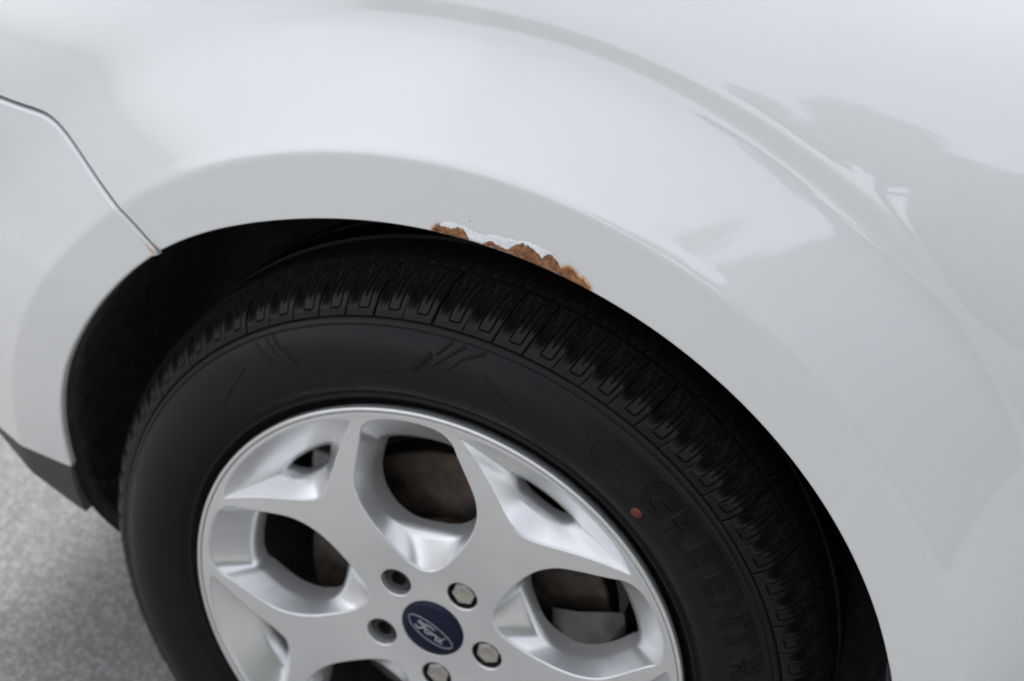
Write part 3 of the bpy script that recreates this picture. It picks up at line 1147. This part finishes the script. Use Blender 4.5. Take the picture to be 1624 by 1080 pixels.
def join(parts):
    V, F = [], []
    for v, f in parts:
        b = len(V)
        V += list(v)
        F += [tuple(i + b for i in q) for q in f]
    return V, F

# winged ring emblem
ea, er = 66.2, 0.2855
def disc_pts(rad, n=28, sx=1.0):
    return [(ea + rad * math.cos(t) / er * 180 / PI * sx, er + rad * math.sin(t)) for t in np.linspace(0, 2 * PI, n, endpoint=False)]
pcs = [ribbon(disc_pts(0.0125), 0.0016, closed=True), ribbon(disc_pts(0.0088), 0.0009, closed=True), ribbon(disc_pts(0.0045, 18), 0.0009, closed=True)]
deg = 180 / PI / er
for sgn in (1, -1):
    pcs.append(ribbon([(ea + sgn * 0.0125 * deg, er + sgn * .004), (ea + sgn * 0.026 * deg, er + sgn * 0.010), (ea + sgn * 0.020 * deg, er + sgn * 0.001), (ea + sgn * 0.0125 * deg, er - sgn * .003)], 0.0011))
V, F = join(pcs)
obj('sidewall_emblem', V, F, M['letter'], tyre, True)

# decorative notched panel between two arrow blocks
pcs = [ribbon([(a, 0.2728) for a in np.linspace(101, 120.4, 40)], 0.0010)]
def bar(p, q, w):
    pcs.append(ribbon([(p[0] + (q[0] - p[0]) * t, p[1] + (q[1] - p[1]) * t) for t in np.linspace(0, 1, 7)], w, 0.0006))
for p, q, w in (((124.8, .3050), (123.3, .2935), .0036), ((126.2, .3050), (124.3, .2900), .0036), ((128.4, .3045), (125.8, .2870), .0036), ((122.8, .2945), (121.0, .2785), .0068),
                ((131.8, .2885), (140.3, .2707), .0010),
                ((97.0, .2940), (100.0, .2765), .0075), ((96.2, .2940), (94.2, .3050), .0036), ((96.6, .2850), (92.2, .3045), .0036), ((94.4, .2835), (92.0, .2960), .0030), ((92.0, .2960), (89.0, .3045), .0030),
                ((88.1, .2906), (82.2, .2734), .0010)):
    bar(p, q, w)
V, F = join(pcs)
obj('sidewall_relief', V, F, M['letter'], tyre, True)

# rows of tiny raised moulding marks, too small to read
pcs = []
for (a0, a1, r0) in ((112, 122, 0.2560), (112, 120, 0.2525), (92, 101, 0.2575), (88, 98, 0.2535), (70, 79, 0.2550), (68, 76, 0.2515), (44, 53, 0.2530)):
    a = a0
    while a < a1:
        ln = random.uniform(.25, .6)
        pcs.append(ribbon([(a, r0), (a + ln, r0 + random.uniform(-.0004, .0004))], random.uniform(.0010, .0016), 0.0003))
        a += ln + random.uniform(.15, .5)
V, F = join(pcs)
o = obj('moulding_marks', V, F, M['letter'], tyre, True)
o['kind'] = 'stuff'

# red balance dot
V = [wrap(0, 0, 0.2661, D(56.3), 0.0006)]
for k in range(24):
    t = 2 * PI * k / 24
    V.append(wrap(0.0047 * math.cos(t) * (1 + .05 * math.sin(3 * t)), 0.0047 * math.sin(t), 0.2661, D(56.3), 0.0005))
for k in range(24):
    t = 2 * PI * k / 24
    V.append(wrap(0.0049 * math.cos(t), 0.0049 * math.sin(t), 0.2661, D(56.3), -0.0004))
F = [(0, 1 + k, 1 + (k + 1) % 24) for k in range(24)] + [(1 + k, 25 + k, 25 + (k + 1) % 24, 1 + (k + 1) % 24) for k in range(24)]
o = obj('red_dot', V, F, M['red'], tyre)
o['label'] = 'red paint dot on the tyre sidewall'

# =================================================================== ALLOY WHEEL
SPK = 139.9
_ft = smooth_curve([(0, 0.0168), (0.034, 0.0168), (0.06, 0.0160), (0.10, 0.0125), (0.15, 0.0088), (0.20, 0.0048), (0.2185, 0.0028), (0.2275, 0.0014), (0.24, 0.0010)], 400)
_fx, _fy = np.array([p[0] for p in _ft]), np.array([p[1] for p in _ft])
def face_y(r):
    return np.interp(r, _fx, _fy)

half = [(.2208, 0), (.2203, 4), (.2175, 8.2), (.2100, 11.0), (.198, 12.8), (.186, 14.9), (.173, 17.6), (.160, 20.3), (.147, 22.0), (.133, 22.8), (.118, 22.4), (.103, 20.8), (.089, 18.2), (.0775, 14.6), (.0695, 9.6), (.0655, 4.6), (.0645, 0)]
halfB = [(.1900, 0), (.1900, 4.2), (.1888, 8.6), (.1850, 11.8), (.178, 13.0), (.170, 14.8), (.161, 17.0), (.151, 19.0), (.141, 20.3), (.131, 20.9), (.121, 20.6), (.112, 19.2), (.1045, 16.6), (.099, 13.2), (.0955, 8.6), (.0942, 4.2), (.0938, 0)]
def mirror(h):
    return [(r, a) for r, a in h] + [(r, -a) for r, a in h[-2:0:-1]]
def to2(h, ax):
    return [(r * math.cos(D(ax + a)), r * math.sin(D(ax + a))) for r, a in h]
pk = [(.2185, 23.2), (.2105, 21.2), (.199, 18.0), (.187, 14.4), (.175, 10.4), (.165, 6.4), (.159, 2.8), (.1575, 0)]
pkB = [(.1905, 9.6), (.1890, 9.2), (.1865, 8.6), (.1830, 7.8), (.1795, 6.6), (.1765, 4.8), (.1748, 2.4), (.1742, 0)]
pk_in = pk + [(r, -a) for r, a in pk[-2::-1]]                    # +23 -> 0 -> -23 along the arms
pk_out = [(.2215 , -19.5), (.2228, -15), (.2232, -9), (.2233, -3), (.2233, 3), (.2232, 9), (.2228, 15), (.2215, 19.5)]
pkB_in = pkB + [(r, -a) for r, a in pkB[-2::-1]]
pkB_out = [(.1915, -8.8), (.1925, -7), (.193, -4.5), (.1932, -1.5), (.1932, 1.5), (.193, 4.5), (.1925, 7), (.1915, 8.8)]

def seg_smooth(h, ax, n):
    return smooth_curve(to2(h, ax), n)

big_F, big_B, pk_F, pk_B = [], [], [], []
for k in range(5):
    ax = SPK - 36 + 72 * k
    big_F.append([tuple(p) for p in closed_curve(to2(mirror(half), ax), 224)])
    big_B.append([tuple(p) for p in closed_curve(to2(mirror(halfB), ax), 224)])
    ax = SPK + 72 * k
    f1 = seg_smooth(pk_in, ax, 120)
    f2 = seg_smooth([pk_in[-1]] + pk_out + [pk_in[0]], ax, 90)[1:-1]
    g1 = seg_smooth(pkB_in, ax, 120)
    g2 = seg_smooth([pkB_in[-1]] + pkB_out + [pkB_in[0]], ax, 90)[1:-1]
    pk_F.append([tuple(p) for p in f1 + f2])
    pk_B.append([tuple(p) for p in g1 + g2])

def circ(cx, cz, r, n):
    return [(cx + r * math.cos(2 * PI * i / n), cz + r * math.sin(2 * PI * i / n)) for i in range(n)]
BOLT_R = 0.054
bolt_c = [(BOLT_R * math.cos(D(SPK - 0.6 + 72 * k)), BOLT_R * math.sin(D(SPK - 0.6 + 72 * k))) for k in range(5)]
holes = big_F + pk_F + [circ(c[0], c[1], 0.0142, 40) for c in bolt_c] + [circ(0, 0, 0.0297, 64)]
r_edge = [0.0018] * 5 + [0.0014] * 5 + [0.0014] * 5 + [0.0008]
R_FACE = 0.2275
outer_c = circ(0, 0, R_FACE, 288)

def offset_loop(lp, d):
    """grow a loop (hole) outwards by d"""
    n = len(lp)
    sg = 1 if area(lp) > 0 else -1
    out = []
    for i in range(n):
        a = np.array(lp[(i + 1) % n]) - np.array(lp[i - 1])
        a = a / (np.linalg.norm(a) + 1e-12)
        nn = np.array([a[1], -a[0]]) * sg
        out.append(np.array(lp[i]) + nn * d)
    return out
grown = [[tuple(p) for p in offset_loop(lp, re)] for lp, re in zip(holes, r_edge)]
fillp = []
for r in np.arange(0.031, R_FACE - 0.0005, 0.0024):
    nn = max(40, int(2 * PI * r / 0.0028))
    for k in range(nn):
        a = 2 * PI * (k + (0.5 if int(r / .0024) % 2 else 0)) / nn
        fillp.append((r * math.cos(a), r * math.sin(a)))
fillp = np.array(fillp)
keep = np.hypot(fillp[:, 0], fillp[:, 1]) < R_FACE - 0.0006
hd = np.full(len(fillp), 9.0)
for lp in grown:
    keep &= ~inside(lp, fillp[:, 0], fillp[:, 1])
    hd = np.minimum(hd, dist_poly(lp, fillp[:, 0], fillp[:, 1]))
keep &= hd > 0.0006
fillp = fillp[keep]
co, tri = cdt([outer_c] + grown, fillp)
cen = co[tri].mean(1)
kt = np.hypot(cen[:, 0], cen[:, 1]) < R_FACE
for lp in grown:
    kt &= ~inside(lp, cen[:, 0], cen[:, 1])
tri = tri[kt]
used = np.unique(tri)
mp = -np.ones(len(co), int)
mp[used] = np.arange(len(used))
co = co[used]
tri = mp[tri]
yf = face_y(np.hypot(co[:, 0], co[:, 1]))
rr_ = np.maximum(np.hypot(co[:, 0], co[:, 1]), 1e-6)
sl_ = (face_y(rr_ + .0008) - face_y(rr_ - .0008)) / .0016
face_n = np.stack([sl_ * co[:, 0] / rr_, -np.ones(len(co)), sl_ * co[:, 1] / rr_], 1)
face_n /= np.linalg.norm(face_n, axis=1)[:, None]
V = [(x, y, z) for (x, z), y in zip(co, yf)]
F = []
for t in tri:
    p, q, s = co[t[0]], co[t[1]], co[t[2]]
    ar = (q[0] - p[0]) * (s[1] - p[1]) - (q[1] - p[1]) * (s[0] - p[0])
    F.append(tuple(int(i) for i in (t if ar > 0 else (t[0], t[2], t[1]))))
def near_idx(p):
    return int(np.argmin((co[:, 0] - p[0]) ** 2 + (co[:, 1] - p[1]) ** 2))
def face_at(p):
    return float(face_y(math.hypot(p[0], p[1])))
extra_n = []
def wall(front, outer, re, back, y_back, rows, extra):
    """rounded edge from the grown loop to the hole's edge, loft to the back edge, then straight in"""
    n = len(front)
    sg = area(front) > 0
    rings = []
    ctr = np.array(front).mean(0)
    for q in range(7):
        ph = PI / 2 * q / 6
        ring = []
        for i in range(n):
            a, b = np.array(outer[i]), np.array(front[i])
            p = a + (b - a) * math.sin(ph)
            y = face_at(a) + re * 0.9 * (1 - math.cos(ph))
            w = b - a
            w = w / (np.linalg.norm(w) + 1e-12)
            nn = np.array([w[0] * math.sin(ph), -math.cos(ph), w[1] * math.sin(ph)])
            ring.append((p[0], y, p[1], tuple(nn)))
        rings.append(ring)
    for q in range(1, rows + 1):
        u = q / rows
        ring = []
        for i in range(n):
            y0 = rings[6][i][1]
            p = np.array(front[i]) * (1 - u) + np.array(back[i]) * u
            ring.append((p[0], y0 + (y_back - y0) * u, p[1], (0, 0, 0)))
        rings.append(ring)
    rings.append([(p[0], p[1] + extra, p[2], (0, 0, 0)) for p in rings[-1]])
    prev = None
    for k, ring in enumerate(rings):
        cur = []
        for p in ring:
            cur.append(len(V))
            V.append(p[:3])
            extra_n.append(p[3])
        if k:
            for i in range(n):
                j = (i + 1) % n
                q = (prev[i], prev[j], cur[j], cur[i])
                F.append(q if sg else q[::-1])
        if k == 6:                                   # a crease: the wall starts on its own vertices
            cur = []
            for p in ring:
                cur.append(len(V))
                V.append(p[:3])
                extra_n.append((0, 0, 0))
        prev = cur
for q in range(5):
    wall(holes[q], grown[q], r_edge[q], big_B[q], 0.030, 6, 0.018)
for q in range(5):
    wall(holes[5 + q], grown[5 + q], r_edge[5 + q], pk_B[q], 0.026, 6, 0.015)
for q, c in enumerate(bolt_c):
    wall(holes[10 + q], grown[10 + q], r_edge[10 + q], circ(c[0], c[1], 0.0136, 40), 0.038, 3, 0.001)
wall(holes[15], grown[15], r_edge[15], circ(0, 0, 0.0292, 64), 0.03, 2, 0.001)
# outer lip: rolls over the rim edge to the tyre bead
oi = [near_idx(p) for p in outer_c]
prev = []
for q in oi:
    prev.append(len(V))
    V.append(V[q])
    extra_n.append(tuple(face_n[q]))
for r, y in ((0.2290, 0.0004), (0.2305, 0.0000), (0.2316, 0.0005), (0.2323, 0.0018), (0.2325, 0.0040), (0.2318, 0.0075), (0.2290, 0.013), (0.226, 0.02)):
    cur = []
    for p in outer_c:
        a = math.atan2(p[1], p[0])
        cur.append(len(V))
        V.append(pol(r, a, y))
        extra_n.append((0, 0, 0))
    for i in range(len(prev)):
        j = (i + 1) % len(prev)
        F.append((prev[j], prev[i], cur[i], cur[j])[::-1])
    prev = cur
n_face = len(co)
bm = bmesh.new()
bvs = [bm.verts.new(v) for v in V]
for q in F:
    if len(set(q)) >= 3:
        try:
            bm.faces.new([bvs[k] for k in q])
        except ValueError:
            pass

me = bpy.data.meshes.new('alloy_wheel')
bm.to_mesh(me)
bm.free()
me.materials.append(M['alloy'])
me.polygons.foreach_set('use_smooth', [True] * len(me.polygons))
me.set_sharp_from_angle(angle=math.radians(48))
me.normals_split_custom_set_from_vertices([tuple(n) for n in face_n] + extra_n)
alloy = bpy.data.objects.new('alloy_wheel', me)
COL.objects.link(alloy)
part(alloy)
alloy['label'] = 'silver alloy wheel with five forked spokes'

# barrel behind the spokes
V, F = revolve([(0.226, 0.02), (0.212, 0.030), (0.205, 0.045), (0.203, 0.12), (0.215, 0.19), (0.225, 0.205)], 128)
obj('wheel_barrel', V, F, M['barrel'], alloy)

# centre cap: disc, oval ring, script
prof = [(0.0, 0.0128), (0.010, 0.0129), (0.020, 0.0135), (0.0262, 0.0146), (0.0283, 0.0158), (0.0289, 0.0175), (0.0289, 0.026)]
V, F = revolve(prof, 64)
cap = obj('centre_cap', V, F, M['blue'], alloy)
bm = bmesh.new(); bm.from_mesh(cap.data); bmesh.ops.remove_doubles(bm, verts=bm.verts, dist=1e-6); bmesh.ops.recalc_face_normals(bm, faces=bm.faces); bm.to_mesh(cap.data); bm.free()
CAP_T = D(-21.0)                                # tilt of the badge on the hub
def cap_y(r):
    return float(np.interp(r, [p[0] for p in prof[:5]], [p[1] for p in prof[:5]]))
def badge_pt(u, v):
    x = u * math.cos(CAP_T) - v * math.sin(CAP_T)
    z = u * math.sin(CAP_T) + v * math.cos(CAP_T)
    return (x, cap_y(math.hypot(x, z)) - 0.00015, z)
path = [badge_pt(0.0238 * math.cos(t), 0.0093 * math.sin(t) - 0.001) for t in np.linspace(0, 2 * PI, 72, endpoint=False)]
V, F = tube(path, 0.00036, 6, True)
obj('badge_oval', V, F, M['badge'], cap)
# script strokes, letter by letter (u along, v up; unit = oval half height)
script = {
    'F': [[(-.66, .50), (-.78, .42), (-.80, .22), (-.66, .20), (-.48, .42), (-.20, .62), (.02, .58), (.16, .66)], [(-.30, .56), (-.38, .20), (-.48, -.28), (-.64, -.52), (-.82, -.44), (-.80, -.26)], [(-.58, .04), (-.36, .02), (-.16, .12)]],
    'o': [[(-.06, .10), (-.22, .02), (-.26, -.26), (-.12, -.40), (.02, -.26), (.04, -.02), (-.06, .10), (.06, .06), (.16, .10)]],
    'r': [[(.16, .10), (.20, .02), (.12, -.36)], [(.18, -.08), (.30, .10), (.40, .06), (.40, -.02)]],
    'd': [[(.66, .04), (.52, .08), (.44, -.10), (.46, -.34), (.58, -.36), (.68, -.14), (.82, .58)], [(.82, .58), (.74, .10), (.70, -.24), (.78, -.38), (.90, -.28)]],
}
for ch, strokes in script.items():
    pcs = []
    for st in strokes:
        cu = smooth_curve(st, 8 * len(st))
        n = len(cu)
        pcs.append(tube([badge_pt(p[0] * 0.0172, p[1] * 0.0088 - 0.001) for p in cu], [0.00072 - 0.0004 * abs(2 * i / (n - 1) - 1) for i in range(n)], 6))
    V, F = join(pcs)
    obj('badge_letter', V, F, M['badge'], cap)

# wheel nuts: three steel hex heads, two dark hollow sockets
def hexnut(r, y0, y1, hollow):
    V, F = [], []
    def ring(rr, y, six=True):
        b = len(V)
        for k in range(36):
            t = 2 * PI * k / 36
            q = rr / math.cos((t % (PI / 3)) - PI / 6) if six else rr
            V.append((q * math.cos(t), y, q * math.sin(t)))
        return b
    if not hollow:
        rows_ = [ring(r, y1), ring(r, y0 + 0.0016), ring(r * 0.90, y0 + 0.0003), ring(r * 0.55, y0 + 0.0001, False), ring(r * 0.3, y0 + 0.0006, False)]
    else:
        rows_ = [ring(0.0133, y1, False), ring(0.0128, y0 + 0.003, False), ring(0.0118, y0 + 0.001, False), ring(0.0088, y0, False), ring(0.0072, y0 + 0.0008, False), ring(0.0062, y0 + 0.010, False)]
    for a, b in zip(rows_, rows_[1:]):
        for k in range(36):
            k2 = (k + 1) % 36
            F.append((a + k, a + k2, b + k2, b + k))
    F.append(tuple(rows_[-1] + k for k in range(36)))
    return V, F
for k, c in enumerate(bolt_c):
    dark = k in (0, 1)
    V, F = hexnut(0.0100, 0.0185 if not dark else 0.0215, 0.036, dark)
    o = obj('wheel_nut', V, F, M['blacknut'] if dark else M['steel'], alloy, True, sharp=30)
    o.location = (c[0], 0, c[1])
    o.rotation_euler = (0, random.uniform(0, 1), 0)
    if dark:
        o['label'] = 'dark hollow wheel nut socket'
    else:
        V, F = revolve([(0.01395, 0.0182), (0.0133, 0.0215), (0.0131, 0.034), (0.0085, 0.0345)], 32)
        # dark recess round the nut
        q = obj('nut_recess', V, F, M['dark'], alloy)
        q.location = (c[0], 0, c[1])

# brake disc, hub bell and caliper behind the spokes
V, F = revolve([(0.082, 0.070), (0.083, 0.0705), (0.1485, 0.0705), (0.150, 0.072), (0.150, 0.094), (0.1485, 0.0955), (0.082, 0.0955)], 128)
disc = part(obj('brake_disc', V, F, M['disc'], sharp=30))
V, F = revolve([(0.0, 0.042), (0.070, 0.042), (0.077, 0.044), (0.081, 0.050), (0.082, 0.0715)], 96)
obj('disc_bell', V, F, M['hat'], disc, sharp=40)
V, F = [], []
a0, a1 = D(-50), D(22)  # reaches up into the right opening to carry the disc's lit glint
for i in range(25):
    a = a0 + (a1 - a0) * i / 24
    e = min(1, min(i, 24 - i) / 3)
    for r, y in ((0.098, 0.066), (0.100, 0.052 + .008 * (1 - e)), (0.125, 0.045 + .012 * (1 - e)), (0.155, 0.048 + .012 * (1 - e)), (0.166, 0.060), (0.166, 0.115)):
        V.append(pol(r, a, y))
for i in range(24):
    for q in range(5):
        F.append((i * 6 + q, (i + 1) * 6 + q, (i + 1) * 6 + q + 1, i * 6 + q + 1))
part(obj('brake_caliper', V, F, M['caliper'], sharp=40))
